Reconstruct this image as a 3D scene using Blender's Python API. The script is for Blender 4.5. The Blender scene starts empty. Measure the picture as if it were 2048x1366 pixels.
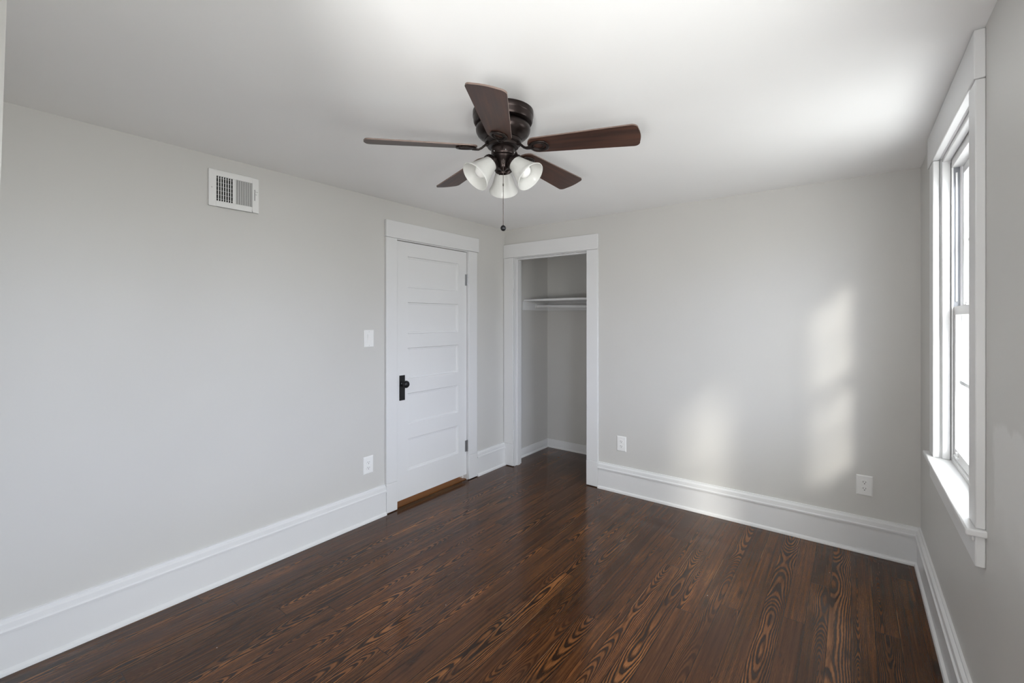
import bpy, bmesh, math, random
from mathutils import Vector, Matrix
random.seed(7)
PI = math.pi
scene = bpy.context.scene
COL = scene.collection

# ------------------------------------------------------------------ room numbers (metres, camera stands at x=0, y=0)
L, R, B, H = -2.775, 0.327, 3.56, 2.343      # left wall, window wall, closet wall, ceiling
FY = 0.016                                   # inner face of the wall with the doorway the camera stands in
CB = 4.355                                   # back of the closet
CR = -1.45                                   # right side of the closet
W1 = (2.05, 2.85)                            # window in view, along y
W2 = (0.16, 1.15)                            # its twin nearer the camera, out of frame
WZ = (0.81, 2.185)
DY = (2.207, 3.009)                          # panelled door, along y
CX = (-2.657, -1.852)                        # closet opening, along x

# ------------------------------------------------------------------ camera
cam = bpy.data.objects.new('camera', bpy.data.cameras.new('camera'))
COL.objects.link(cam)
cam.location = (0, 0, 1.45)
cam.rotation_euler = (math.radians(90), 0, math.radians(37.0))
cam.data.sensor_width = 36
cam.data.lens = 900 / 2048 * 36
cam.data.shift_y = -(683 - 638.7) / 2048
cam.data.clip_start = 0.02
scene.camera = cam

# ------------------------------------------------------------------ exposure
vs = scene.view_settings
scene.display_settings.display_device = 'sRGB'
vs.view_transform = 'Standard'
vs.look = 'None'
vs.gamma = 1
vs.use_curve_mapping = False
vs.exposure = 0.10
scene.cycles.max_bounces = 14
scene.cycles.diffuse_bounces = 10
scene.cycles.transparent_max_bounces = 16
scene.cycles.sample_clamp_indirect = 6

# ------------------------------------------------------------------ daylight and added fill lights
world = bpy.data.worlds.new('daylight'); scene.world = world
world.use_nodes = True
wn, wl = world.node_tree.nodes, world.node_tree.links
wn.clear()
wo = wn.new('ShaderNodeOutputWorld'); wb = wn.new('ShaderNodeBackground')
tc = wn.new('ShaderNodeTexCoord'); sx = wn.new('ShaderNodeSeparateXYZ'); rp = wn.new('ShaderNodeValToRGB')
mp = wn.new('ShaderNodeMapRange')
mp.inputs['From Min'].default_value = -0.5; mp.inputs['From Max'].default_value = 0.5
wl.new(tc.outputs['Generated'], sx.inputs[0]); wl.new(sx.outputs['Z'], mp.inputs['Value'])
wl.new(mp.outputs[0], rp.inputs[0])
e = rp.color_ramp.elements
e[0].position = 0.0; e[0].color = (0.36, 0.36, 0.355, 1)
e[1].position = 1.0; e[1].color = (0.98, 1.00, 1.00, 1)
for p_, c_ in ((0.42, (0.40, 0.40, 0.395)), (0.50, (0.55, 0.57, 0.59)), (0.66, (0.80, 0.855, 1.03)), (0.85, (0.90, 0.96, 1.10))):
    m_ = e.new(p_); m_.color = (*c_, 1)
wl.new(rp.outputs[0], wb.inputs['Color'])
wb.inputs['Strength'].default_value = 19.5
wl.new(wb.outputs[0], wo.inputs['Surface'])

sd = bpy.data.lights.new('sun', 'SUN'); sd.energy = 3.0; sd.angle = math.radians(6.0); sd.color = (1.0, 0.95, 0.88)
sun = bpy.data.objects.new('sun', sd); COL.objects.link(sun)
sdir = Vector((-0.394, 0.919, -math.tan(math.radians(22.0))))
sun.rotation_euler = sdir.to_track_quat('-Z', 'Y').to_euler()
sun.location = (3, -4, 5)

def portal(name, loc, rot, sx_, sy_):
    d = bpy.data.lights.new(name, 'AREA'); d.shape = 'RECTANGLE'; d.size = sx_; d.size_y = sy_
    d.cycles.is_portal = True
    o = bpy.data.objects.new(name, d); COL.objects.link(o); o.location = loc; o.rotation_euler = rot
for w in (W1, W2):
    portal('window_portal', (0.50, sum(w) / 2, sum(WZ) / 2), (0, math.radians(90), 0), WZ[1] - WZ[0], w[1] - w[0])
def fill_light(name, loc, rot, size, sy_, watts, col):
    d = bpy.data.lights.new(name, 'AREA'); d.shape = 'RECTANGLE'; d.size = size; d.size_y = sy_; d.energy = watts; d.color = col
    o = bpy.data.objects.new(name, d); COL.objects.link(o); o.location = loc; o.rotation_euler = rot
fill_light('hall_fill_light', (0.06, -0.8, 1.0), Vector((-0.40, 0.6, 0.8)).to_track_quat('-Z', 'Y').to_euler(), 0.36, 0.5, 40, (1.0, 0.99, 0.97))  # unseen fill light added behind the camera to brighten the ceiling
fill_light('landing_fill_light', (L - 0.65, 2.6, H - 0.05), (0, 0, 0), 0.3, 0.3, 12, (1.0, 0.85, 0.65))  # added unseen light that brightens the gap under the door

# ------------------------------------------------------------------ materials
def srgb(r, g, b):
    f = lambda v: (v / 255 / 12.92) if v / 255 <= 0.04045 else ((v / 255 + 0.055) / 1.055) ** 2.4
    return (f(r), f(g), f(b), 1)

def principled(name, col, rough=0.5, metal=0.0, **kw):
    m = bpy.data.materials.new(name); m.use_nodes = True
    p = m.node_tree.nodes['Principled BSDF']
    p.inputs['Base Color'].default_value = col if len(col) == 4 else (*col, 1)
    p.inputs['Roughness'].default_value = rough
    p.inputs['Metallic'].default_value = metal
    for k, v in kw.items():
        p.inputs[k].default_value = v
    return m

class NT:
    """small helper to wire shader maths"""
    def __init__(self, mat):
        self.t = mat.node_tree; self.n = self.t.nodes; self.l = self.t.links
        self.p = self.n['Principled BSDF']
    def new(self, t): return self.n.new(t)
    def put(self, sock, v):
        if isinstance(v, (int, float)): sock.default_value = v
        elif isinstance(v, (tuple, list)): sock.default_value = v
        else: self.l.new(v, sock)
    def m(self, op, a, b=0.0, c=0.0, clamp=False):
        n = self.new('ShaderNodeMath'); n.operation = op; n.use_clamp = clamp
        for i, v in enumerate((a, b, c)): self.put(n.inputs[i], v)
        return n.outputs[0]
    def vec(self, x, y, z):
        n = self.new('ShaderNodeCombineXYZ')
        for i, v in enumerate((x, y, z)): self.put(n.inputs[i], v)
        return n.outputs[0]
    def noise(self, v, scale=1.0, detail=2.0, rough=0.5):
        n = self.new('ShaderNodeTexNoise')
        self.put(n.inputs['Vector'], v); n.inputs['Scale'].default_value = scale
        n.inputs['Detail'].default_value = detail; n.inputs['Roughness'].default_value = rough
        return n.outputs['Fac']
    def white(self, v):
        n = self.new('ShaderNodeTexWhiteNoise'); n.noise_dimensions = '3D'
        self.put(n.inputs['Vector'], v); return n.outputs['Value']
    def ramp(self, f, stops, interp='LINEAR'):
        n = self.new('ShaderNodeValToRGB'); self.put(n.inputs[0], f)
        n.color_ramp.interpolation = interp
        el = n.color_ramp.elements
        while len(el) < len(stops): el.new(0.5)
        for q, (pos, c) in zip(el, stops):
            q.position = pos; q.color = c if len(c) == 4 else (*c, 1)
        return n.outputs[0]
    def mix(self, f, a, b, mode='MIX'):
        n = self.new('ShaderNodeMix'); n.data_type = 'RGBA'; n.blend_type = mode
        self.put(n.inputs['Factor'], f); self.put(n.inputs['A'], a) if False else None
        self.put(n.inputs[6], a); self.put(n.inputs[7], b)
        return n.outputs[2]
    def rng(self, v, a, b, c, d):
        n = self.new('ShaderNodeMapRange'); self.put(n.inputs[0], v)
        for i, q in enumerate((a, b, c, d)): n.inputs[i + 1].default_value = q
        return n.outputs[0]
    def bump(self, h, strength, dist):
        n = self.new('ShaderNodeBump'); self.put(n.inputs['Height'], h)
        n.inputs['Strength'].default_value = strength; n.inputs['Distance'].default_value = dist
        self.l.new(n.outputs[0], self.p.inputs['Normal'])
    def geo(self):
        n = self.new('ShaderNodeNewGeometry'); s = self.new('ShaderNodeSeparateXYZ')
        self.l.new(n.outputs['Position'], s.inputs[0]); return n.outputs['Position'], s.outputs

def painted(name, col, rough, bump=0.05, scale=140):
    m = principled(name, col, rough); t = NT(m); pos, xyz = t.geo()
    n = t.noise(pos, scale, 3); t.bump(n, bump, 0.002)
    big = t.noise(pos, 1.3, 2)
    c = t.mix(t.rng(big, 0.3, 0.7, 0, 1), tuple(v * 0.98 for v in col[:3]) + (1,), tuple(min(1, v * 1.02) for v in col[:3]) + (1,))
    t.l.new(c, t.p.inputs['Base Color'])
    return m

M = {}
WALLC = (0.600, 0.592, 0.570, 1)
M['wall'] = painted('greige_wall_paint', WALLC, 0.42, 0.08, 90)
M['ceiling'] = painted('white_ceiling_paint', (0.91, 0.91, 0.905, 1), 0.8, 0.06, 60)
M['trim'] = painted('white_trim_paint', (0.725, 0.727, 0.73, 1), 0.30, 0.03, 60)
M['plastic'] = principled('white_plastic', (0.82, 0.82, 0.81), 0.3)
M['vinyl'] = principled('white_vinyl', (0.84, 0.84, 0.84), 0.25)
M['track'] = principled('grey_track', (0.25, 0.26, 0.28), 0.4)
M['gap'] = principled('dark_gap', (0.012, 0.012, 0.012), 0.8)
M['slot'] = principled('dark_slot', (0.05, 0.05, 0.05), 0.6)
M['bronze'] = principled('oil_rubbed_bronze', (0.040, 0.030, 0.028), 0.30, 0.85)
M['iron'] = principled('dark_blade_iron', (0.034, 0.026, 0.024), 0.34, 0.8)
M['black'] = principled('black_hardware', (0.018, 0.018, 0.020), 0.35, 0.5)
M['steel'] = principled('steel_hinge', (0.45, 0.45, 0.46), 0.3, 0.9)
M['chain'] = principled('bronze_chain', (0.12, 0.10, 0.09), 0.35, 0.8)
M['ventwhite'] = principled('white_enamel', (0.80, 0.80, 0.79), 0.35)
M['louver'] = principled('grey_louver_enamel', (0.62, 0.62, 0.61), 0.4)

def wall_with_patch():
    # a touched-up area of fresher paint below and right of the window
    m = painted('greige_wall_paint_touched_up', WALLC, 0.42, 0.08, 90); t = NT(m)
    base = t.p.inputs['Base Color'].links[0].from_socket
    pos, s = t.geo()
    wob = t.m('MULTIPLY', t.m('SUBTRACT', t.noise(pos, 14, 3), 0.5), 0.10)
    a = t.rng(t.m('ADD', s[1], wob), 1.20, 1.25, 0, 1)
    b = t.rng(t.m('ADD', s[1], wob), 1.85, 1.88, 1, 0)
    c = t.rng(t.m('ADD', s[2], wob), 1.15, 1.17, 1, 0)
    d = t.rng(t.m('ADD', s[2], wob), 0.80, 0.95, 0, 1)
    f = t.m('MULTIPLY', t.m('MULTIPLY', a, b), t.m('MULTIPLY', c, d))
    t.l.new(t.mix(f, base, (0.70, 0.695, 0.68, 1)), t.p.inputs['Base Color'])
    return m
M['wallpatch'] = wall_with_patch()

def floor_mat():
    m = principled('dark_stained_heart_pine', (0.05, 0.02, 0.01), 0.2); t = NT(m)
    pos, s = t.geo(); X, Y = s[0], s[1]
    BW = 0.0885
    xb = t.m('DIVIDE', t.m('ADD', X, 10.0), BW)
    bid = t.m('FLOOR', xb); fx = t.m('FRACT', xb)
    rb = t.white(t.vec(bid, 3.7, 1.1))
    ln = t.m('ADD', 1.5, t.m('MULTIPLY', t.white(t.vec(bid, 9.1, 4.2)), 1.4))
    yb = t.m('DIVIDE', t.m('ADD', t.m('ADD', Y, 20.0), t.m('MULTIPLY', rb, 7.0)), ln)
    sid = t.m('FLOOR', yb); fy = t.m('FRACT', yb)
    r1 = t.white(t.vec(bid, sid, 0.3)); r2 = t.white(t.vec(bid, sid, 5.3)); r3 = t.white(t.vec(bid, sid, 11.9)); r4 = t.white(t.vec(bid, sid, 17.2))
    off = t.m('MULTIPLY', r1, 60.0)
    # growth rings of a plain-sawn board: distance from a wandering pith
    r5 = t.white(t.vec(bid, sid, 23.4)); straight = t.rng(r5, 0.30, 0.36, 1, 0)      # some boards are quarter-sawn
    xc = t.m('ADD', t.m('MULTIPLY', t.m('SUBTRACT', fx, 0.5), BW), t.m('MULTIPLY', t.m('SUBTRACT', r2, 0.5), 0.07))
    xc = t.m('ADD', xc, t.m('MULTIPLY', straight, 0.16))
    slow = t.noise(t.vec(t.m('MULTIPLY', bid, 3.1), t.m('ADD', t.m('MULTIPLY', Y, 1.25), off), r1), 1.0, 1.6, 0.42)
    depth = t.m('ADD', t.m('MULTIPLY', t.m('SUBTRACT', slow, 0.5), 0.15), t.m('MULTIPLY', t.m('SUBTRACT', r3, 0.1), 0.07))
    depth = t.m('MULTIPLY', depth, t.m('SUBTRACT', 1.0, t.m('MULTIPLY', straight, 0.55)))
    wig = t.noise(t.vec(t.m('MULTIPLY', X, 13.0), t.m('ADD', t.m('MULTIPLY', Y, 3.2), off), 0.0), 1.0, 5.0, 0.58)
    xw = t.m('ADD', xc, t.m('MULTIPLY', t.m('SUBTRACT', wig, 0.5), 0.020))
    rad = t.m('SQRT', t.m('ADD', t.m('MULTIPLY', xw, xw), t.m('MULTIPLY', depth, depth)))
    fine = t.noise(t.vec(t.m('MULTIPLY', X, 420.0), t.m('MULTIPLY', Y, 26.0), r1), 1.0, 2.0, 0.5)
    rf = t.m('ADD', t.m('MULTIPLY', rad, t.m('ADD', 150.0, t.m('MULTIPLY', r4, 140.0))), t.m('MULTIPLY', fine, 0.35))
    saw = t.m('FRACT', rf)
    band = t.ramp(saw, [(0.0, (0, 0, 0)), (0.10, (0.85, 0.85, 0.85)), (0.42, (1, 1, 1)), (0.60, (0.25, 0.25, 0.25)), (0.72, (0.04, 0.04, 0.04)), (1.0, (0, 0, 0))])
    # how strongly the stain took on each board, and in blotches
    blot = t.noise(t.vec(t.m('MULTIPLY', X, 7.0), t.m('ADD', t.m('MULTIPLY', Y, 1.5), off), 2.0), 1.0, 3.0, 0.55)
    took = t.m('ADD', t.m('MULTIPLY', t.rng(blot, 0.32, 0.66, 0.0, 1.0), 0.75), t.m('MULTIPLY', r2, 0.35))
    lightc = t.mix(r3, (0.180, 0.066, 0.020, 1), (0.245, 0.098, 0.032, 1))
    lightc = t.mix(t.rng(blot, 0.58, 0.78, 0, 0.7), lightc, (0.36, 0.150, 0.044, 1))
    darkc = t.mix(r1, (0.014, 0.0064, 0.0036, 1), (0.027, 0.0112, 0.0055, 1))
    midc = t.mix(r4, (0.050, 0.0200, 0.0088, 1), (0.092, 0.0365, 0.0150, 1))
    amp = t.m('MULTIPLY', band, t.m('ADD', 0.12, t.m('MULTIPLY', took, 0.88)), clamp=True)
    grain = t.mix(amp, darkc, lightc)
    c = t.mix(t.m('ADD', t.rng(took, 0.12, 0.6, 0.72, 0.0), t.m('MULTIPLY', straight, 0.25), 0, True), grain, midc)
    streak = t.noise(t.vec(t.m('MULTIPLY', X, 75.0), t.m('ADD', t.m('MULTIPLY', Y, 1.3), off), 7.0), 1.0, 3.0, 0.6)
    c = t.mix(t.m('MULTIPLY', t.rng(streak, 0.48, 0.68, 0, 1), 0.62), c, darkc)
    c = t.mix(t.m('MULTIPLY', t.rng(streak, 0.44, 0.30, 0, 1), 0.35), c, lightc)
    c = t.mix(t.m('MULTIPLY', t.rng(fine, 0.35, 0.75, 0, 1), 0.3), c, darkc)
    black = t.noise(t.vec(t.m('MULTIPLY', X, 11.0), t.m('ADD', t.m('MULTIPLY', Y, 2.6), off), 13.0), 1.0, 3.0, 0.6)
    c = t.mix(t.m('MULTIPLY', t.rng(black, 0.60, 0.72, 0, 1), 0.7), c, (0.012, 0.006, 0.004, 1))
    # joints between boards
    edge = t.m('MINIMUM', fx, t.m('SUBTRACT', 1.0, fx))
    seam = t.rng(edge, 0.006, 0.022, 1, 0)
    endd = t.m('MULTIPLY', t.m('MINIMUM', fy, t.m('SUBTRACT', 1.0, fy)), ln)
    seam = t.m('MAXIMUM', seam, t.rng(endd, 0.0006, 0.0022, 1, 0))
    c = t.mix(t.m('MULTIPLY', seam, 0.85), c, (0.008, 0.005, 0.004, 1))
    edge_line = t.m('MULTIPLY', t.m('MULTIPLY', t.rng(fx, 0.022, 0.024, 0, 1), t.rng(fx, 0.036, 0.040, 1, 0)), t.rng(t.noise(t.vec(bid, t.m('MULTIPLY', Y, 2.0), 3.0), 1.0, 2.0), 0.56, 0.62, 0, 1))
    c = t.mix(t.m('MULTIPLY', edge_line, 0.8), c, (0.40, 0.21, 0.09, 1))        # thin orange line at some board edges
    vo = t.new('ShaderNodeTexVoronoi'); vo.inputs['Scale'].default_value = 9.0; t.l.new(pos, vo.inputs['Vector'])
    few = t.m('GREATER_THAN', t.white(vo.outputs['Position']), 0.72)
    c = t.mix(t.m('MULTIPLY', few, t.m('LESS_THAN', vo.outputs['Distance'], 0.016)), c, (0.62, 0.58, 0.52, 1))   # stray flecks of wall paint
    t.l.new(c, t.p.inputs['Base Color'])
    sm = t.noise(pos, 3.0, 4, 0.6)
    t.l.new(t.rng(sm, 0.3, 0.7, 0.11, 0.20), t.p.inputs['Roughness'])
    h = t.m('ADD', t.m('MULTIPLY', band, 0.06), t.m('ADD', t.m('MULTIPLY', t.noise(t.vec(t.m('MULTIPLY', X, 16.0), t.m('MULTIPLY', Y, 2.0), 0.0), 1.0, 2.0), 1.2), t.m('MULTIPLY', seam, -1.6)))
    t.bump(h, 0.16, 0.0010)
    t.p.inputs['IOR'].default_value = 1.5
    t.p.inputs['Specular IOR Level'].default_value = 0.30
    return m
M['floor'] = floor_mat()

def blade_mat():
    m = principled('walnut_blade', (0.05, 0.02, 0.01), 0.42); t = NT(m)
    uv = t.new('ShaderNodeUVMap'); s = t.new('ShaderNodeSeparateXYZ'); t.l.new(uv.outputs[0], s.inputs[0])
    n = t.noise(t.vec(t.m('MULTIPLY', s.outputs[0], 3.5), t.m('MULTIPLY', s.outputs[1], 55.0), 0.0), 1.0, 4.0, 0.6)
    b = t.noise(t.vec(t.m('MULTIPLY', s.outputs[0], 2.5), t.m('MULTIPLY', s.outputs[1], 14.0), 4.0), 1.0, 2.0, 0.5)
    f = t.m('ADD', t.m('MULTIPLY', n, 0.6), t.m('MULTIPLY', b, 0.4))
    t.l.new(t.ramp(f, [(0.30, (0.020, 0.0105, 0.0085)), (0.50, (0.055, 0.024, 0.016)), (0.70, (0.105, 0.043, 0.024))]), t.p.inputs['Base Color'])
    return m
M['blade'] = blade_mat()
M['bladeedge'] = principled('blade_edge_band', (0.17, 0.12, 0.10), 0.5)

def glass_mat(name, tint):
    m = bpy.data.materials.new(name); m.use_nodes = True
    n, l = m.node_tree.nodes, m.node_tree.links; n.clear()
    o = n.new('ShaderNodeOutputMaterial'); mx = n.new('ShaderNodeMixShader'); tr = n.new('ShaderNodeBsdfTransparent'); gl = n.new('ShaderNodeBsdfGlossy')
    lw = n.new('ShaderNodeLayerWeight'); lw.inputs['Blend'].default_value = 0.5
    pw = n.new('ShaderNodeMath'); pw.operation = 'POWER'; pw.inputs[1].default_value = 4.0
    ma = n.new('ShaderNodeMath'); ma.operation = 'MULTIPLY_ADD'; ma.inputs[1].default_value = 0.5; ma.inputs[2].default_value = 0.03
    gl.inputs['Roughness'].default_value = 0.02
    tr.inputs[0].default_value = tint
    l.new(lw.outputs['Facing'], pw.inputs[0]); l.new(pw.outputs[0], ma.inputs[0]); l.new(ma.outputs[0], mx.inputs[0])
    l.new(tr.outputs[0], mx.inputs[1]); l.new(gl.outputs[0], mx.inputs[2]); l.new(mx.outputs[0], o.inputs[0])
    return m
M['glass'] = glass_mat('clear_window_glass', (0.98, 0.99, 0.985, 1))
M['glass_dimmed'] = glass_mat('dimmed_window_glass', (0.84, 0.85, 0.85, 1))  # tint added to cut the daylight through the window in view

def frosted():
    m = bpy.data.materials.new('frosted_white_glass'); m.use_nodes = True
    n, l = m.node_tree.nodes, m.node_tree.links; p = n['Principled BSDF']; o = n['Material Output']
    p.inputs['Base Color'].default_value = (0.80, 0.80, 0.78, 1); p.inputs['Roughness'].default_value = 0.25
    tl = n.new('ShaderNodeBsdfTranslucent'); tl.inputs[0].default_value = (0.9, 0.9, 0.88, 1)
    mx = n.new('ShaderNodeMixShader'); mx.inputs[0].default_value = 0.45
    l.new(p.outputs[0], mx.inputs[1]); l.new(tl.outputs[0], mx.inputs[2]); l.new(mx.outputs[0], o.inputs[0])
    return m
M['frost'] = frosted()
M['bulb'] = principled('white_bulb_glass', (0.88, 0.88, 0.86), 0.15)

# ------------------------------------------------------------------ mesh helpers (all in world coordinates)
def BM(): return bmesh.new()

def wloc(o):
    v = Vector((0, 0, 0))
    while o is not None:
        v += o.location; o = o.parent
    return v

def obj(name, bm, mat, parent=None, smooth=False, origin=None, bevel=0.0, segs=2, angle=35):
    base = wloc(parent) if parent else Vector((0, 0, 0))
    org = Vector(origin) if origin is not None else base
    for v in bm.verts: v.co -= org
    bmesh.ops.remove_doubles(bm, verts=bm.verts, dist=1e-6)
    bmesh.ops.recalc_face_normals(bm, faces=bm.faces)
    me = bpy.data.meshes.new(name); bm.to_mesh(me); bm.free()
    for mm in (mat if isinstance(mat, (list, tuple)) else [mat]): me.materials.append(mm)
    o = bpy.data.objects.new(name, me); COL.objects.link(o)
    if parent: o.parent = parent
    o.location = org - base
    if smooth:
        for p in me.polygons: p.use_smooth = True
        if angle: me.set_sharp_from_angle(angle=math.radians(angle))
    if bevel > 0:
        md = o.modifiers.new('bevel', 'BEVEL'); md.width = bevel; md.segments = segs; md.limit_method = 'ANGLE'; md.angle_limit = math.radians(40)
        for p in me.polygons: p.use_smooth = True
        me.set_sharp_from_angle(angle=math.radians(50)) if not smooth else None
    return o

def box(bm, x0, x1, y0, y1, z0, z1, mi=0):
    vs_ = [bm.verts.new((x, y, z)) for x in (x0, x1) for y in (y0, y1) for z in (z0, z1)]
    for f in ((0, 1, 3, 2), (4, 6, 7, 5), (0, 4, 5, 1), (2, 3, 7, 6), (0, 2, 6, 4), (1, 5, 7, 3)):
        bm.faces.new([vs_[i] for i in f]).material_index = mi
    return vs_

def rot_box(bm, c, sx_, sy_, sz_, mat3, mi=0):
    vs_ = box(bm, -sx_ / 2, sx_ / 2, -sy_ / 2, sy_ / 2, -sz_ / 2, sz_ / 2, mi)
    for v in vs_: v.co = mat3 @ v.co + Vector(c)

def lathe(bm, prof, c=(0, 0, 0), axis=(0, 0, 1), n=48):
    """prof: (radius, distance along axis)"""
    q = Vector((0, 0, 1)).rotation_difference(Vector(axis).normalized()).to_matrix(); c = Vector(c)
    rings = []
    for r, h in prof:
        if r < 1e-6: rings.append([bm.verts.new(c + q @ Vector((0, 0, h)))])
        else: rings.append([bm.verts.new(c + q @ Vector((r * math.cos(2 * PI * k / n), r * math.sin(2 * PI * k / n), h))) for k in range(n)])
    for a, b in zip(rings, rings[1:]):
        if len(a) == 1 and len(b) == 1: continue
        for k in range(n):
            k2 = (k + 1) % n
            if len(a) == 1: bm.faces.new((a[0], b[k], b[k2]))
            elif len(b) == 1: bm.faces.new((a[k], a[k2], b[0]))
            else: bm.faces.new((a[k], a[k2], b[k2], b[k]))

def tube(bm, pts, rad, n=12, closed=False, flat=1.0, up=None):
    pts = [Vector(p) for p in pts]; N = len(pts); rings = []
    rad = rad if isinstance(rad, (list, tuple)) else [rad] * N
    for i, p in enumerate(pts):
        a = pts[(i - 1) % N] if (closed or i > 0) else p
        b = pts[(i + 1) % N] if (closed or i < N - 1) else p
        d = (b - a).normalized()
        u = Vector(up) if up is not None else (Vector((0, 0, 1)) if abs(d.z) < 0.9 else Vector((1, 0, 0)))
        s_ = d.cross(u).normalized(); w = s_.cross(d).normalized()
        rings.append([bm.verts.new(p + (s_ * math.cos(2 * PI * k / n) + w * math.sin(2 * PI * k / n) * flat) * rad[i]) for k in range(n)])
    for i in range(N if closed else N - 1):
        a, b = rings[i], rings[(i + 1) % N]
        for k in range(n): bm.faces.new((a[k], a[(k + 1) % n], b[(k + 1) % n], b[k]))
    if not closed:
        bm.faces.new(rings[0][::-1]); bm.faces.new(rings[-1])

def prism(bm, poly, p0, p1, ax):
    """extrude a profile (d = away from the wall, z) from p0 to p1; ax(d, s, z) gives the point"""
    a = [bm.verts.new(ax(d, p0, z)) for d, z in poly]; b = [bm.verts.new(ax(d, p1, z)) for d, z in poly]
    n = len(poly)
    for i in range(n): bm.faces.new((a[i], a[(i + 1) % n], b[(i + 1) % n], b[i]))
    bm.faces.new(a[::-1]); bm.faces.new(b)

def slab(bm, poly, z0, z1, tr):
    """flat outline with thickness, mapped by tr(u, v, w)"""
    a = [bm.verts.new(tr(u, v, z0)) for u, v in poly]; b = [bm.verts.new(tr(u, v, z1)) for u, v in poly]
    n = len(poly)
    for i in range(n): bm.faces.new((a[i], a[(i + 1) % n], b[(i + 1) % n], b[i]))
    bm.faces.new(a[::-1]); bm.faces.new(b)
    return a, b

def tag(o, label, cat, group=None, kind=None):
    o['label'] = label; o['category'] = cat
    if group: o['group'] = group
    if kind: o['kind'] = kind
    return o

def thing(name, label, cat, loc, group=None, kind=None):
    o = bpy.data.objects.new(name, None); COL.objects.link(o); o.location = loc
    o.empty_display_size = 0.1
    return tag(o, label, cat, group, kind)

def struct(name, bm, mat, label, cat, **kw):
    return tag(obj(name, bm, mat, **kw), label, cat, kind='structure')

# ------------------------------------------------------------------ shell
T = 0.13
b = BM(); box(b, L - 1.2, R + T, -2.0, CB + T, -0.06, 0.0)
struct('floor', b, M['floor'], 'dark stained pine board floor running to the closet', 'floor')
b = BM(); box(b, L - 1.2, R + T, FY - 0.12, CB + T, H, H + 0.1); box(b, -1.4, R + T, -2.0, FY - 0.12, H, H + 0.1)
struct('ceiling', b, M['ceiling'], 'flat white ceiling above the fan', 'ceiling')

b = BM()   # left wall, with the doorway; it runs on as the closet's left side
box(b, L - T, L, FY - 0.14, DY[0] - 0.02, 0, H); box(b, L - T, L, DY[1] + 0.02, CB + T, 0, H)
box(b, L - T, L, DY[0] - 0.02, DY[1] + 0.02, 2.075, H)
struct('wall_left', b, M['wall'], 'long greige wall with the white panelled door', 'wall')

b = BM()   # back wall with closet opening
box(b, L, CX[0] - 0.02, B, B + 0.12, 0, H); box(b, CX[1] + 0.02, R + T, B, B + 0.12, 0, H)
box(b, CX[0] - 0.02, CX[1] + 0.02, B, B + 0.12, 2.07, H)
struct('wall_back', b, M['wall'], 'greige wall with the open closet', 'wall')

b = BM(); y = FY - 0.14   # right wall with two windows
z0, z1 = WZ[0] - 0.03, WZ[1] + 0.02
for a0, a1 in ((y, W2[0] - .015), (W2[1] + .015, W1[0] - .015), (W1[1] + .015, B)): box(b, R, R + T, a0, a1, 0, H)
for w in (W1, W2):
    box(b, R, R + T, w[0] - .015, w[1] + .015, 0, z0); box(b, R, R + T, w[0] - .015, w[1] + .015, z1, H)
struct('wall_right', b, M['wallpatch'], 'greige wall with the bright sash window', 'wall')

b = BM()   # wall behind the camera, with the doorway the picture is taken from
box(b, L, -0.615, FY - 0.12, FY, 0, H); box(b, 0.16, R, FY - 0.12, FY, 0, H); box(b, -0.615, 0.16, FY - 0.12, FY, 2.10, H)
struct('wall_front', b, M['wall'], 'wall with the doorway beside the viewer', 'wall')

b = BM(); box(b, L, CR, CB, CB + T, 0, H)
struct('wall_closet_back', b, M['wall'], 'greige back wall inside the closet', 'wall')
b = BM(); box(b, CR, CR + 0.1, B + 0.12, CB + T, 0, H)
struct('wall_closet_right', b, M['wall'], 'right side wall inside the closet, hidden by its casing', 'wall')

# unseen hallway and landing boxes, added to keep outside light out
b = BM(); box(b, -1.4, R + T, -2.0, -1.9, 0, H); box(b, -1.4, -1.3, -1.9, FY - 0.12, 0, H); box(b, R, R + T, -1.9, FY - 0.14, 0, H)
struct('wall_added_hall', b, M['wall'], 'plain hallway walls behind the viewer, added to block light', 'wall')
b = BM(); box(b, L - 1.2, L - 1.1, 1.6, 3.6, 0, H); box(b, L - 1.1, L - T, 1.6, 1.7, 0, H); box(b, L - 1.1, L - T, 3.5, 3.6, 0, H)
struct('wall_added_landing', b, M['wall'], 'plain walls behind the panelled door, added to block light', 'wall')

# doorway beside the viewer, and the boxed-in corner that shows as a sliver at the left edge
b = BM()
box(b, -0.705, -0.600, FY, FY + 0.018, 0, 2.19); box(b, -0.615, -0.600, FY - 0.13, FY, 0, 2.10)
struct('trim_1', b, M['trim'], 'white casing of the doorway the view is taken from', 'door casing')
b = BM()
CHX, CHY = -1.8525, 0.1475
for v in box(b, L, CHX, FY, CHY, 0, H):      # its corner is a little out of plumb
    if v.co.y > FY + 0.01: v.co.y += (v.co.z - 2.122) * 0.0225
struct('wall_chase', b, M['wall'], 'boxed-in corner, a pale sliver at the far left edge', 'wall')

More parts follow.
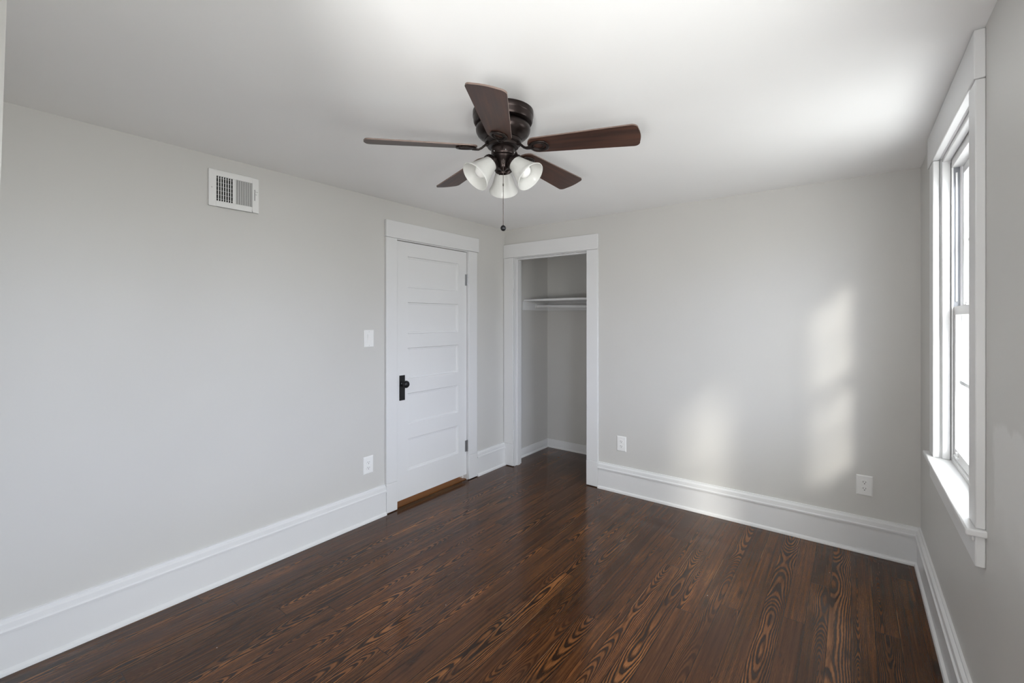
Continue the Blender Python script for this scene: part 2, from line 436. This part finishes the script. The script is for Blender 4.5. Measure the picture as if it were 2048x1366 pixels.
# ------------------------------------------------------------------ baseboards
PROF = [(0, 0), (0.032, 0), (0.032, 0.006), (0.029, 0.015), (0.022, 0.021), (0.019, 0.022), (0.019, 0.166), (0.027, 0.168),
        (0.028, 0.178), (0.022, 0.184), (0.021, 0.196), (0.020, 0.206), (0.014, 0.213), (0.010, 0.215), (0.009, 0.222), (0.0, 0.224)]
lx = lambda d, s_, z: (L + d, s_, z); bx_ = lambda d, s_, z: (s_, B - d, z); rx = lambda d, s_, z: (R - d, s_, z)
b = BM(); prism(b, PROF, CHY - 0.02, 2.104, lx); prism(b, PROF, 3.126, B, lx)
struct('baseboard_left', b, M['trim'], 'tall white moulded baseboard along the door wall', 'baseboard', smooth=True, angle=30)
b = BM(); prism(b, PROF, -1.742, R, bx_)
struct('baseboard_back', b, M['trim'], 'tall white moulded baseboard right of the closet', 'baseboard', smooth=True, angle=30)
b = BM(); prism(b, PROF, FY, B - 0.005, rx)
for zz in (0.118, 0.128):           # two nail holes by the corner
    lathe(b, [(0, 0.0), (0.0022, 0.0), (0.0022, 0.0006), (0, 0.0006)], (R - 0.019, 3.50, zz), (-1, 0, 0), 10)
struct('baseboard_right', b, M['trim'], 'tall white moulded baseboard under the window', 'baseboard', smooth=True, angle=30)
CP = [(0, 0), (0.026, 0), (0.024, 0.012), (0.014, 0.018), (0.014, 0.082), (0.010, 0.090), (0, 0.090)]
b = BM(); prism(b, CP, B + 0.12, CB, lx); prism(b, CP, L, CR, lambda d, s_, z: (s_, CB - d, z))
struct('baseboard_closet', b, M['trim'], 'low white baseboard inside the closet', 'baseboard', smooth=True, angle=30)

# ------------------------------------------------------------------ casings
def casing(bm, u0, u1, v0, v1, w0, w1, ax):
    c0 = ax(u0, w0, v0); c1 = ax(u1, w1, v1)
    box(bm, min(c0[0], c1[0]), max(c0[0], c1[0]), min(c0[1], c1[1]), max(c0[1], c1[1]), v0, v1)
ax_l = lambda u, w, z: (L + w, u, z)
ax_b = lambda u, w, z: (u, B - w, z)
def frame(name, label, ax, o0, o1, i0, i1, hz0, hz1, hx0, hx1, par=None):
    b = BM()
    casing(b, o0, i0, 0.222, hz0, 0, 0.020, ax); casing(b, i1, o1, 0.222, hz0, 0, 0.020, ax)
    casing(b, o0, i0, 0.006, 0.2215, 0, 0.0225, ax); casing(b, i1, o1, 0.006, 0.2215, 0, 0.0225, ax)
    casing(b, hx0, hx1, hz0 + 0.001, hz1, 0, 0.0235, ax)
    return b
b = frame('c', '', ax_l, 2.106, 3.124, DY[0], DY[1], 2.066, 2.195, 2.103, 3.146)
struct('trim_2', b, M['trim'], 'flat white casing around the closed panelled door', 'door casing', bevel=0.0025)
b = BM()   # door jambs
for s0, s1 in ((DY[0] - 0.02, DY[0]), (DY[1], DY[1] + 0.02)):
    box(b, L - T, L, s0, s1, 0, 2.075)
box(b, L - T, L, DY[0], DY[1], 2.060, 2.075)
for s0, s1 in ((DY[0], DY[0] + 0.011), (DY[1] - 0.011, DY[1])): box(b, L - 0.085, L - 0.05, s0, s1, 0, 2.06)
box(b, L - 0.085, L - 0.05, DY[0] + 0.011, DY[1] - 0.011, 2.049, 2.06)
struct('trim_3', b, M['trim'], 'white jamb that the panelled door closes into', 'door jamb')

b = frame('c', '', ax_b, L + 0.004, -1.744, CX[0], CX[1], 2.056, 2.190, L + 0.002, -1.743)
struct('trim_4', b, M['trim'], 'flat white casing around the open closet', 'door casing', bevel=0.0025)
b = BM()
JX = CX[0] + 0.002
box(b, CX[0] - 0.02, JX, B, B + 0.12, 0, 2.07); box(b, CX[1] - 0.002, CX[1] + 0.02, B, B + 0.12, 0, 2.07)
box(b, JX, CX[1] - 0.002, B, B + 0.12, 2.052, 2.07)
box(b, JX, JX + 0.013, B + 0.042, B + 0.085, 0, 2.052); box(b, CX[1] - 0.015, CX[1] - 0.002, B + 0.042, B + 0.085, 0, 2.052)
box(b, JX + 0.013, CX[1] - 0.015, B + 0.042, B + 0.085, 2.039, 2.052)
jamb = struct('trim_5', b, M['trim'], 'white jamb lining the open closet doorway', 'door jamb', bevel=0.0015)
for z in (1.80, 0.31):              # leftover hinge leaves
    b = BM(); box(b, JX - 0.0005, JX + 0.0022, B - 0.012, B + 0.022, z - 0.045, z + 0.045)
    lathe(b, [(0, -0.047), (0.004, -0.047), (0.0045, 0), (0.004, 0.047), (0, 0.047)], (JX + 0.003, B - 0.021, z), n=12)
    h = obj('hinge', b, M['trim'], jamb); h['label'] = 'hinge leaf left on the jamb, painted over'
    b = BM(); box(b, JX - 0.0005, JX + 0.003, B - 0.0215, B - 0.0175, z - 0.040, z - 0.012)
    obj('pin_hole', b, M['gap'], h)

# ------------------------------------------------------------------ panelled door
def panel_leaf(bm, x, th, y0, y1, z0, z1, ys, zs, inset=0.014, dep=0.012):
    gy = [y0, ys[0], ys[1], y1]; gz = [z0] + [z for p in zs for z in p] + [z1]
    q = lambda *p: bm.faces.new([bm.verts.new(v) for v in p])
    for i in range(3):
        for j in range(len(gz) - 1):
            a0, a1, c0, c1 = gy[i], gy[i + 1], gz[j], gz[j + 1]
            if i == 1 and j % 2 == 1:
                r0 = [(x, a0, c0), (x, a1, c0), (x, a1, c1), (x, a0, c1)]
                s1_, s2_ = inset * 0.35, inset
                ring = lambda d, xx: [(xx, a0 + d, c0 + d), (xx, a1 - d, c0 + d), (xx, a1 - d, c1 - d), (xx, a0 + d, c1 - d)]
                rr = [r0, ring(s1_, x - dep * 0.75), ring(s2_, x - dep * 0.8), ring(s2_ + 0.002, x - dep)]
                for p_, n_ in zip(rr, rr[1:]):
                    for k in range(4): q(p_[k], p_[(k + 1) % 4], n_[(k + 1) % 4], n_[k])
                q(*rr[-1])
            else:
                q((x, a0, c0), (x, a1, c0), (x, a1, c1), (x, a0, c1))
    bk = x - th
    q((bk, y0, z0), (bk, y1, z0), (bk, y1, z1), (bk, y0, z1))
    for (a0, a1) in zip(gy, gy[1:]): q((x, a0, z0), (x, a1, z0), (bk, a1, z0), (bk, a0, z0)); q((x, a0, z1), (x, a1, z1), (bk, a1, z1), (bk, a0, z1))
    for (c0, c1) in zip(gz, gz[1:]): q((x, y0, c0), (x, y0, c1), (bk, y0, c1), (bk, y0, c0)); q((x, y1, c0), (x, y1, c1), (bk, y1, c1), (bk, y1, c0))
door = thing('door_1', 'closed white five panel door with black knob', 'door', (L, DY[0], 0), kind='structure')
b = BM()
panel_leaf(b, L - 0.006, 0.036, DY[0] + 0.005, DY[1] - 0.004, 0.050, 2.054, (2.330, 2.900),
           [(0.262, 0.510), (0.626, 0.868), (0.982, 1.225), (1.336, 1.584), (1.698, 1.944)])
for f in b.faces: f.smooth = False
obj('leaf', b, M['trim'], door)
PX = L - 0.006
b = BM(); box(b, PX - 0.001, PX + 0.004, 2.247, 2.300, 0.822, 1.016)
pl = obj('escutcheon', b, M['black'], door, bevel=0.0015); pl['label'] = 'black rectangular backplate'
b = BM(); box(b, PX + 0.002, PX + 0.0046, 2.2705, 2.2765, 0.862, 0.886); lathe(b, [(0, 0.0), (0.0045, 0), (0.0045, 0.0046), (0, 0.0046)], (PX, 2.2735, 0.886), (1, 0, 0), 14)
obj('keyhole', b, M['gap'], pl)
b = BM()
lathe(b, [(0, 0), (0.017, 0), (0.017, 0.006), (0.011, 0.010), (0.009, 0.026), (0.013, 0.032), (0.024, 0.036), (0.028, 0.044), (0.0275, 0.052), (0.022, 0.060), (0.012, 0.064), (0, 0.065)], (PX + 0.003, 2.2735, 0.950), (1, 0, 0), 32)
kn = obj('knob', b, M['black'], door, smooth=True); kn['label'] = 'round black door knob'
for z in (1.805, 0.307):
    b = BM()
    for k in range(5): lathe(b, [(0, 0), (0.0062, 0.0006), (0.0062, 0.0194), (0, 0.020)], (L + 0.004, DY[1] - 0.001, z - 0.05 + 0.02 * k), n=14)
    lathe(b, [(0, 0), (0.004, 0.001), (0.003, 0.006), (0, 0.008)], (L + 0.004, DY[1] - 0.001, z + 0.05), n=12)
    box(b, L - 0.006, L - 0.0015, DY[1] - 0.024, DY[1] - 0.003, z - 0.05, z + 0.05)
    h = obj('hinge', b, M['steel'], door, smooth=True); h['label'] = 'steel butt hinge'
b = BM(); box(b, L - T - 0.01, L - 0.012, DY[0], DY[1], 0.0, 0.006)
struct('trim_6', b, principled('amber_pine_threshold', (0.16, 0.062, 0.018), 0.3), 'amber wood threshold in the gap under the door', 'threshold')

# ------------------------------------------------------------------ windows
def window(name, w, label, glass):
    y0, y1 = w; z0, z1 = WZ
    win = thing(name, label, 'window', (R, (y0 + y1) / 2, z0), kind='structure')
    b = BM()   # interior casing
    fx = R - 0.0235
    box(b, fx, R, y0 - 0.095, y0, z0, z1); box(b, fx, R, y1, y1 + 0.11, z0, z1)
    box(b, fx - 0.003, R, y0 - 0.095, y1 + 0.155, z1 + 0.002, H - 0.006)
    obj('casing', b, M['trim'], win, bevel=0.003)
    b = BM()   # jamb liner, stops
    box(b, R - 0.002, R + T, y0 - 0.015, y0, z0 - 0.03, z1 + 0.02); box(b, R - 0.002, R + T, y1, y1 + 0.015, z0 - 0.03, z1 + 0.02)
    box(b, R - 0.002, R + T, y0, y1, z1, z1 + 0.02)
    for d0, d1, tk in ((0.006, 0.034, 0.016),):
        box(b, R + d0, R + d1, y0, y0 + tk, z0, z1); box(b, R + d0, R + d1, y1 - tk, y1, z0, z1); box(b, R + d0, R + d1, y0 + tk, y1 - tk, z1 - tk, z1)
    obj('jamb_liner', b, M['trim'], win, bevel=0.004, segs=3)
    b = BM()   # stool
    box(b, R - 0.047, R + 0.05, y0 - 0.11, y1 + 0.125, z0 - 0.022, z0)
    obj('sill', b, M['trim'], win, bevel=0.005, segs=3)
    b = BM()
    box(b, R - 0.024, R, y0 - 0.095, y1 + 0.10, z0 - 0.118, z0 - 0.0225); box(b, R - 0.031, R - 0.0235, y0 - 0.092, y1 + 0.097, z0 - 0.042, z0 - 0.0228)
    obj('apron', b, M['trim'], win, bevel=0.004)
    # vinyl frame
    f0, f1 = R + 0.036, R + 0.118
    i0, i1 = y0 + 0.012, y1 - 0.012
    b = BM()
    box(b, f0, f1, y0, i0 + 0.012, z0, z1 - 0.02); box(b, f0, f1, i1 - 0.012, y1, z0, z1 - 0.02)
    box(b, f0, f1, i0, i1, z1 - 0.050, z1 - 0.001); box(b, f0, f1, i0, i1, z0 - 0.02, z0 + 0.018)
    for q0, q1 in ((i0 + 0.012, i0 + 0.020), (i1 - 0.020, i1 - 0.012)):
        box(b, R + 0.064, R + 0.070, q0, q1, z0, z1 - 0.05)
        box(b, R + 0.036, R + 0.042, q0, q1, z0, z1 - 0.05)
    obj('frame', b, M['vinyl'], win, bevel=0.0015)
    b = BM()
    for q in (i0 + 0.013, i1 - 0.013): box(b, R + 0.043, R + 0.063, q - 0.0012, q + 0.0012, z0 + 0.02, z1 - 0.05)
    tr = obj('balance_track', b, M['track'], win)
    b = BM()
    for q in (i0 + 0.018, i1 - 0.018): tube(b, [(R + 0.052, q, z0 + 0.72), (R + 0.052, q, z1 - 0.075)], 0.0035, 10)
    obj('balance_rod', b, M['vinyl'], tr)
    # sashes
    def sash(nm, xa, xb, za, zb, rails):
        s0, s1 = i0 + 0.016, i1 - 0.016
        st = 0.032
        b = BM()
        box(b, xa, xb, s0, s0 + st, za, zb); box(b, xa, xb, s1 - st, s1, za, zb)
        box(b, xa, xb, s0 + st, s1 - st, za, za + rails[0]); box(b, xa, xb, s0 + st, s1 - st, zb - rails[1], zb)
        sh = obj(nm, b, M['vinyl'], win, bevel=0.002)
        xm = (xa + xb) / 2
        b = BM(); box(b, xm - 0.002, xm + 0.002, s0 + st - .004, s1 - st + .004, za + rails[0] - .004, zb - rails[1] + .004)
        obj('pane', b, glass, sh)
        b = BM()
        zc, yc = (za + rails[0] + zb - rails[1]) / 2, (s0 + s1) / 2
        box(b, xm + 0.003, xm + 0.011, s0 + st, s1 - st, zc - 0.008, zc + 0.008); box(b, xm + 0.003, xm + 0.011, yc - 0.008, yc + 0.008, za + rails[0], zb - rails[1])
        obj('muntin', b, M['vinyl'], sh)
        return sh
    lo = sash('lower_sash', R + 0.043, R + 0.066, z0 + 0.020, 1.507, (0.045, 0.036))
    up = sash('upper_sash', R + 0.071, R + 0.094, 1.470, z1 - 0.052, (0.036, 0.036))
    b = BM()
    for yy in (y0 + 0.26, y1 - 0.26):
        box(b, R + 0.045, R + 0.072, yy - 0.028, yy + 0.028, 1.507, 1.513); lathe(b, [(0, 0), (0.012, 0), (0.012, 0.010), (0, 0.012)], (R + 0.058, yy, 1.512), n=16)
    obj('sash_lock', b, M['vinyl'], lo, bevel=0.001)
    b = BM()
    for yy in (y0 + 0.12, y1 - 0.12):
        box(b, R + 0.034, R + 0.044, yy - 0.03, yy + 0.03, z0 + 0.036, z0 + 0.044); box(b, R + 0.037, R + 0.044, yy - 0.012, yy + 0.012, z0 + 0.044, z0 + 0.060)
    obj('lift_tab', b, M['vinyl'], lo, bevel=0.001)
    return win
window('window_1', W1, 'white double hung window with sunlit sill on the right', M['glass_dimmed'])
window('window_2', W2, 'second double hung window of the right wall, beside the viewer', M['glass'])

# ------------------------------------------------------------------ closet fittings
b = BM()
box(b, L, L + 0.016, B + 0.30, CB, 1.548, 1.640); box(b, L + 0.016, CR, CB - 0.016, CB, 1.548, 1.640)
struct('trim_7', b, M['trim'], 'white cleat boards under the closet shelf', 'cleat', bevel=0.001)
b = BM(); box(b, L + 0.001, CR - 0.001, 3.885, CB - 0.001, 1.6405, 1.661)
tag(obj('closet_shelf', b, M['trim'], origin=(L, 3.885, 1.6405), bevel=0.0015), 'white board shelf high inside the open closet', 'shelf')
rod = thing('clothes_rod', 'white wooden hanging rod below the closet shelf', 'rod', (L + 0.016, 4.10, 1.592))
b = BM(); tube(b, [(L + 0.018, 4.10, 1.594), (CR - 0.002, 4.08, 1.566)], 0.0155, 20)
obj('pole', b, M['trim'], rod, smooth=True)
b = BM(); lathe(b, [(0, 0), (0.024, 0), (0.024, 0.010), (0.018, 0.014), (0, 0.014)], (L + 0.0162, 4.10, 1.594), (1, 0, 0), 24)
obj('socket', b, M['trim'], rod, smooth=True)

# ------------------------------------------------------------------ wall plates
def plate_axes(wall):
    if wall == 'left': return lambda u, z, d, c: (L + d, c[0] + u, c[1] + z)
    return lambda u, z, d, c: (c[0] + u, B - d, c[1] + z)
def pbox(bm, ax, c, u0, u1, z0, z1, d0, d1):
    p, q = ax(u0, z0, d0, c), ax(u1, z1, d1, c)
    box(bm, min(p[0], q[0]), max(p[0], q[0]), min(p[1], q[1]), max(p[1], q[1]), min(p[2], q[2]), max(p[2], q[2]))
def taper_plate(bm, ax, c, hw, hh, d, ins):
    r0 = [(-hw, -hh), (hw, -hh), (hw, hh), (-hw, hh)]
    rings = [[bm.verts.new(ax(u, z, 0.0002, c)) for u, z in r0], [bm.verts.new(ax(u, z, d * .45, c)) for u, z in r0],
             [bm.verts.new(ax(u * (hw - ins) / hw, z * (hh - ins) / hh, d, c)) for u, z in r0]]
    for a, q in zip(rings, rings[1:]):
        for k in range(4): bm.faces.new((a[k], a[(k + 1) % 4], q[(k + 1) % 4], q[k]))
    bm.faces.new(rings[-1]); bm.faces.new(rings[0][::-1])
def rounded(hw, hh, r, n=6):
    pts = []
    for cx_, cz, a0 in ((hw - r, hh - r, 0), (-hw + r, hh - r, 90), (-hw + r, -hh + r, 180), (hw - r, -hh + r, 270)):
        for k in range(n + 1):
            a = math.radians(a0 + 90 * k / n); pts.append((cx_ + r * math.cos(a), cz + r * math.sin(a)))
    return pts
def outlet(wall, u, z, label):
    ax = plate_axes(wall); c = (u, z)
    o = thing('power_outlet', label, 'outlet', ax(0, 0, 0, c), 'white wall outlets')
    b = BM(); taper_plate(b, ax, c, 0.041, 0.0625, 0.006, 0.006)
    obj('cover_plate', b, M['plastic'], o)
    for dz in (0.0195, -0.0195):
        b = BM(); slab(b, rounded(0.0168, 0.0142, 0.010), 0.004, 0.0082, lambda p, q, d: ax(p, q + dz, d, c))
        s_ = obj('receptacle', b, M['plastic'], o)
        b = BM()
        pbox(b, ax, c, -0.0078, -0.0052, dz - 0.001, dz + 0.0075, 0.006, 0.0084); pbox(b, ax, c, 0.0052, 0.0074, dz - 0.001, dz + 0.0065, 0.006, 0.0084)
        slab(b, rounded(0.0028, 0.0028, 0.0027, 4), 0.006, 0.0084, lambda p, q, d: ax(p, q + dz - 0.0078, d, c))
        obj('slot', b, M['slot'], s_)
    b = BM(); slab(b, rounded(0.003, 0.003, 0.0029, 4), 0.005, 0.0072, lambda p, q, d: ax(p, q, d, c))
    obj('screw', b, M['plastic'], o)
outlet('left', 1.962, 0.403, 'white outlet on the left wall, low beside the door casing')
outlet('back', -1.534, 0.409, 'white outlet on the back wall just right of the closet casing')
outlet('back', 0.0665, 0.4165, 'white outlet near the window corner, by the sun patch')

ax = plate_axes('left'); c = (1.968, 1.311)
sw = thing('light_switch', 'white rocker light switch left of the panelled door', 'light switch', ax(0, 0, 0, c))
b = BM(); taper_plate(b, ax, c, 0.041, 0.0625, 0.006, 0.005); obj('cover_plate', b, M['plastic'], sw)
b = BM(); pbox(b, ax, c, -0.0178, 0.0178, -0.0345, 0.0345, 0.003, 0.0068); obj('rocker_bezel', b, M['plastic'], sw)
b = BM()
pr = [(-0.032, 0.0068), (-0.032, 0.0072), (0.0, 0.0085), (0.032, 0.0125), (0.032, 0.0068)]
a_ = [b.verts.new(ax(-0.0152, z, d, c)) for z, d in pr]; b_ = [b.verts.new(ax(0.0152, z, d, c)) for z, d in pr]
for i in range(5): b.faces.new((a_[i], a_[(i + 1) % 5], b_[(i + 1) % 5], b_[i]))
b.faces.new(a_); b.faces.new(b_[::-1])
obj('rocker', b, M['plastic'], sw)
for dz in (0.049, -0.049):
    b = BM(); slab(b, rounded(0.003, 0.003, 0.0029, 4), 0.004, 0.0068, lambda p, q, d: ax(p, q + dz, d, c)); obj('screw', b, M['louver'], sw)

# ------------------------------------------------------------------ air register
vc = (1.081, 2.167); hw, hh = 0.129, 0.100
vent = thing('air_register', 'white metal air register high on the left wall', 'vent', (L, vc[0], vc[1]))
ax = plate_axes('left')
u0, u1, um0, um1, w0 = -0.093, 0.093, -0.006, 0.006, 0.068
b = BM()
pbox(b, ax, vc, -hw, u0, -hh, hh, 0, 0.013); pbox(b, ax, vc, u1, hw, -hh, hh, 0, 0.013)
pbox(b, ax, vc, u0, u1, -hh, -w0, 0, 0.013); pbox(b, ax, vc, u0, u1, w0, hh, 0, 0.013); pbox(b, ax, vc, um0, um1, -w0, w0, 0.002, 0.0128)
obj('face_frame', b, M['ventwhite'], vent, bevel=0.002)
b = BM(); pbox(b, ax, vc, u0 - .004, u1 + .004, -w0 - .004, w0 + .004, 0.0003, 0.0012); obj('dark_backing', b, M['gap'], vent)  # dark sheet in place of the shaded duct; wall is not cut
def louvers(nm, a0, a1, ang, mat, n=7, wd=0.0105):
    b = BM(); pit = (a1 - a0) / n
    for k in range(n + 1):
        u = a0 + pit * k
        p = Vector(ax(u, 0, 0.0075, vc))
        rot_box(b, p, wd, 0.0016 if ang > 0 else 0.0046, 2 * w0, Matrix.Rotation(math.radians(ang), 3, 'Z'))
    return obj(nm, b, mat, vent)
louvers('louver_bank', u0 + 0.001, um0 - 0.001, -21, M['ventwhite'], wd=0.0085)
o = louvers('louver_bank', um1 + 0.001, u1 - 0.002, 45, M['louver'], wd=0.0102)
b = BM()
for k in range(6): zz = -w0 + 2 * w0 * (k + 0.6) / 6; pbox(b, ax, vc, u0, um0, zz - 0.0008, zz + 0.0008, 0.0012, 0.003)
obj('damper_vane', b, M['louver'], vent)
b = BM(); pbox(b, ax, vc, 0.104, 0.1065, -0.030, 0.034, 0.012, 0.0135); obj('lever_slot', b, M['gap'], vent)
b = BM(); pbox(b, ax, vc, 0.1045, 0.122, 0.020, 0.0235, 0.0131, 0.018); obj('lever', b, M['louver'], vent, bevel=0.0008)
for uu, zz in ((-0.114, 0.0), (0.113, 0.006)):
    b = BM(); lathe(b, [(0, 0), (0.004, 0), (0.003, 0.0015), (0, 0.002)], ax(uu, zz, 0.0128, vc), (1, 0, 0), 14); obj('screw', b, M['louver'], vent, smooth=True)

# ------------------------------------------------------------------ ceiling fan
FX, FYC = -1.201, 1.530
fan = thing('ceiling_fan', 'flush mount bronze ceiling fan with five dark wood blades', 'ceiling fan', (FX, FYC, H))
fc = lambda: (FX, FYC, 0)
def fl(nm, prof, mat, par=fan, n=64, smooth=True):
    b = BM(); lathe(b, prof, fc(), n=n); return obj(nm, b, mat, par, smooth=smooth, angle=40)
fl('canopy', [(0, H), (0.131, H), (0.131, 2.322), (0.1295, 2.320), (0.1285, 2.318), (0.128, 2.302), (0.124, 2.294), (0.116, 2.291), (0.098, 2.292), (0, 2.292)], M['bronze'])
fl('motor_housing', [(0, 2.2935), (0.099, 2.2935), (0.108, 2.288), (0.1155, 2.279), (0.118, 2.268), (0.1165, 2.257), (0.111, 2.246), (0.102, 2.237), (0.091, 2.230), (0.084, 2.226), (0.080, 2.222), (0, 2.222)], M['bronze'])
fl('flywheel', [(0, 2.222), (0.074, 2.2225), (0.079, 2.220), (0.079, 2.207), (0.075, 2.204), (0.068, 2.203), (0.067, 2.192), (0.062, 2.189), (0, 2.189)], M['iron'])
shs = fl('switch_housing', [(0, 2.191), (0.050, 2.190), (0.052, 2.187), (0.0515, 2.160), (0.049, 2.155), (0.046, 2.153), (0, 2.153)], M['bronze'])
for k in range(6):
    a = k * PI / 3 + 0.35; d = Vector((math.cos(a), math.sin(a), 0)); b = BM()
    lathe(b, [(0, 0), (0.003, 0), (0.002, 0.002), (0, 0.0025)], Vector((FX, FYC, 2.165)) + d * 0.0512, d, 10)
    obj('screw', b, M['steel'], shs, smooth=True)
kit = fl('light_kit', [(0, 2.154), (0.046, 2.154), (0.047, 2.150), (0.043, 2.142), (0.034, 2.132), (0.027, 2.120), (0.025, 2.108), (0.022, 2.100), (0.012, 2.094), (0.006, 2.090), (0, 2.088)], M['bronze'])

BZ = 2.190          # blades droop a little towards their tips
def blade(az, pitch=13.0):
    a = math.radians(az)
    dr = 0.045; up0 = Vector((0, 0, 1)); et = Vector((-math.sin(a), math.cos(a), 0))
    er = Vector((math.cos(a), math.sin(a), -dr)).normalized(); up1 = er.cross(et)
    cp, sp = math.cos(math.radians(pitch)), math.sin(math.radians(pitch))
    ev = et * cp - up1 * sp; ew = et * sp + up1 * cp
    C0 = Vector((FX, FYC, BZ))
    tr = lambda u, v, w: C0 + er * u + ev * v + ew * w
    r0, r1, wr, wt = 0.114, 0.573, 0.050, 0.068
    def half(u):  # half width along the blade
        return wr + (wt - wr) * (u - r0) / (r1 - r0)
    pts = []
    n = 10
    for k in range(n + 1):            # rounded root
        t_ = PI / 2 + PI * k / n
        pts.append((r0 + 0.036 + 0.036 * math.cos(t_), half(r0) * math.sin(t_) if True else 0))
    cr = 0.024
    for k in range(n + 1):
        t_ = -PI / 2 + PI / 2 * k / n; pts.append((r1 - cr - 0.004 + cr * math.cos(t_), -half(r1) + cr + cr * math.sin(t_)))
    for k in range(1, 6): pts.append((r1 - 0.004 + 0.006 * math.sin(PI * k / 6), (-half(r1) + cr) + 2 * (half(r1) - cr) * k / 6))
    for k in range(n + 1):
        t_ = PI / 2 * k / n; pts.append((r1 - cr - 0.004 + cr * math.cos(t_), half(r1) - cr + cr * math.sin(t_)))
    bm = BM(); uvl = bm.loops.layers.uv.new('UVMap')
    va, vb = slab(bm, pts, -0.0028, 0.0028, tr)
    uvm = {}
    for v, (u, q) in zip(va, pts): uvm[v] = (u + az * 0.37, q)
    for v, (u, q) in zip(vb, pts): uvm[v] = (u + az * 0.37, q)
    for f in bm.faces:
        f.material_index = 0 if len(f.verts) > 4 else 1
        for lp in f.loops: lp[uvl].uv = uvm[lp.vert]
    bl = obj('blade', bm, [M['blade'], M['bladeedge']], fan)
    # blade iron: curved arm and an open oval under the blade
    bm = BM()
    arm = [C0 + er * 0.066 + up0 * 0.012, C0 + er * 0.080 + up0 * 0.008, C0 + er * 0.095 - up0 * 0.005, tr(0.108, 0, -0.0110), tr(0.122, 0, -0.0105), tr(0.134, 0, -0.0085)]
    tube(bm, arm, [0.010, 0.010, 0.0095, 0.0095, 0.011, 0.014], 12, flat=0.5, up=ew)
    loop = [tr(0.162 + 0.038 * math.cos(t_), 0.030 * math.sin(t_) * (1 + 0.12 * math.cos(t_)), -0.0072) for t_ in [2 * PI * k / 28 for k in range(28)]]
    tube(bm, loop, 0.0068, 10, closed=True, flat=0.62, up=ew)
    loop2 = [tr(0.160 + 0.024 * math.cos(t_), 0.019 * math.sin(t_), -0.0060) for t_ in [2 * PI * k / 24 for k in range(24)]]
    tube(bm, loop2, 0.0034, 8, closed=True, flat=0.8, up=ew)
    for q in (-0.022, 0.0, 0.022):
        lathe(bm, [(0, 0.002), (0.0062, 0.002), (0.0062, 0.0065), (0.004, 0.009), (0, 0.0095)], tr(0.198 - abs(q) * 0.35, q, -0.001), -ew, 12)
    bi = obj('blade_iron', bm, M['iron'], bl, smooth=True, angle=60)
    bi['label'] = 'dark metal bracket with an open oval'
for az in (16.0, 88.0, 160.5, 231.6, 302.5): blade(az)

fwd = Vector((-math.sin(math.radians(37)), math.cos(math.radians(37)), 0)); rgt = Vector((math.cos(math.radians(37)), math.sin(math.radians(37)), 0))
for s_, f_ in ((-0.866, -0.5), (0.866, -0.5), (0.0, 1.0)):
    hd = rgt * s_ + fwd * f_
    p0 = Vector((FX, FYC, 2.119)) + hd * 0.056
    axis = (hd * 0.075 - Vector((0, 0, 0.072))).normalized()
    b = BM()
    tube(b, [Vector((FX, FYC, 2.134)) + hd * 0.020, Vector((FX, FYC, 2.138)) + hd * 0.036, p0 - axis * 0.012], [0.011, 0.011, 0.012], 14)
    lathe(b, [(0, -0.018), (0.014, -0.018), (0.022, -0.014), (0.034, -0.007), (0.0375, 0.000), (0.0375, 0.010), (0.0345, 0.0105), (0.0345, 0.002), (0, 0.0)], p0, axis, 36)
    for k in range(3):
        a = 2 * PI * k / 3 + 0.5
        q3 = Vector((0, 0, 1)).rotation_difference(axis).to_matrix(); d = q3 @ Vector((math.cos(a), math.sin(a), 0))
        lathe(b, [(0, 0), (0.003, 0), (0.003, 0.006), (0, 0.007)], p0 + axis * 0.006 + d * 0.037, d, 10)
    hold = obj('lamp_holder', b, M['bronze'], fan, smooth=True, angle=50)
    b = BM()
    bell = [(0.0325, 0.003), (0.0335, 0.012), (0.0375, 0.028), (0.0425, 0.046), (0.0475, 0.064), (0.0535, 0.082), (0.0600, 0.096), (0.0665, 0.106)]
    inn = [(r - 0.003, h) for r, h in bell[::-1]]
    lathe(b, bell + [(0.0665, 0.108), (0.0640, 0.1085)] + inn, p0, axis, 56)
    sh = obj('lamp_shade', b, M['frost'], fan, smooth=True, angle=60); sh['label'] = 'frosted white glass bell shade'
    b = BM(); lathe(b, [(0, 0.002), (0.013, 0.002), (0.013, 0.022), (0.016, 0.032), (0.026, 0.050), (0.0290, 0.064), (0.026, 0.078), (0.016, 0.088), (0, 0.092)], p0, axis, 32)
    obj('bulb', b, M['bulb'], sh, smooth=True)

cp_ = Vector((FX, FYC, 0)) - fwd * 0.030 + rgt * 0.001
b = BM()
lathe(b, [(0, 0.012), (0.004, 0.012), (0.0048, 0.004), (0.0048, -0.006), (0.003, -0.008), (0, -0.008)], (cp_.x, cp_.y, 2.120), n=14)
z = 2.112; tube(b, [(cp_.x, cp_.y, 2.114), (cp_.x, cp_.y, 1.848)], 0.0011, 6)
while z > 1.852:
    lathe(b, [(0, 0.0016), (0.0013, 0.0009), (0.0016, 0), (0.0013, -0.0009), (0, -0.0016)], (cp_.x, cp_.y, z), n=6); z -= 0.0048
lathe(b, [(0, 0.006), (0.0026, 0.005), (0.0026, -0.005), (0, -0.006)], (cp_.x, cp_.y, 2.022), n=10)
ch = obj('pull_chain', b, M['chain'], fan, smooth=True)
b = BM(); lathe(b, [(0, 0.0125), (0.004, 0.012), (0.0085, 0.0085), (0.0115, 0.003), (0.0118, -0.002), (0.0095, -0.008), (0.005, -0.0115), (0, -0.0122)], (cp_.x, cp_.y, 1.838), n=28)
pb = obj('pull_knob', b, M['black'], ch, smooth=True); pb['label'] = 'round dark wooden pull'
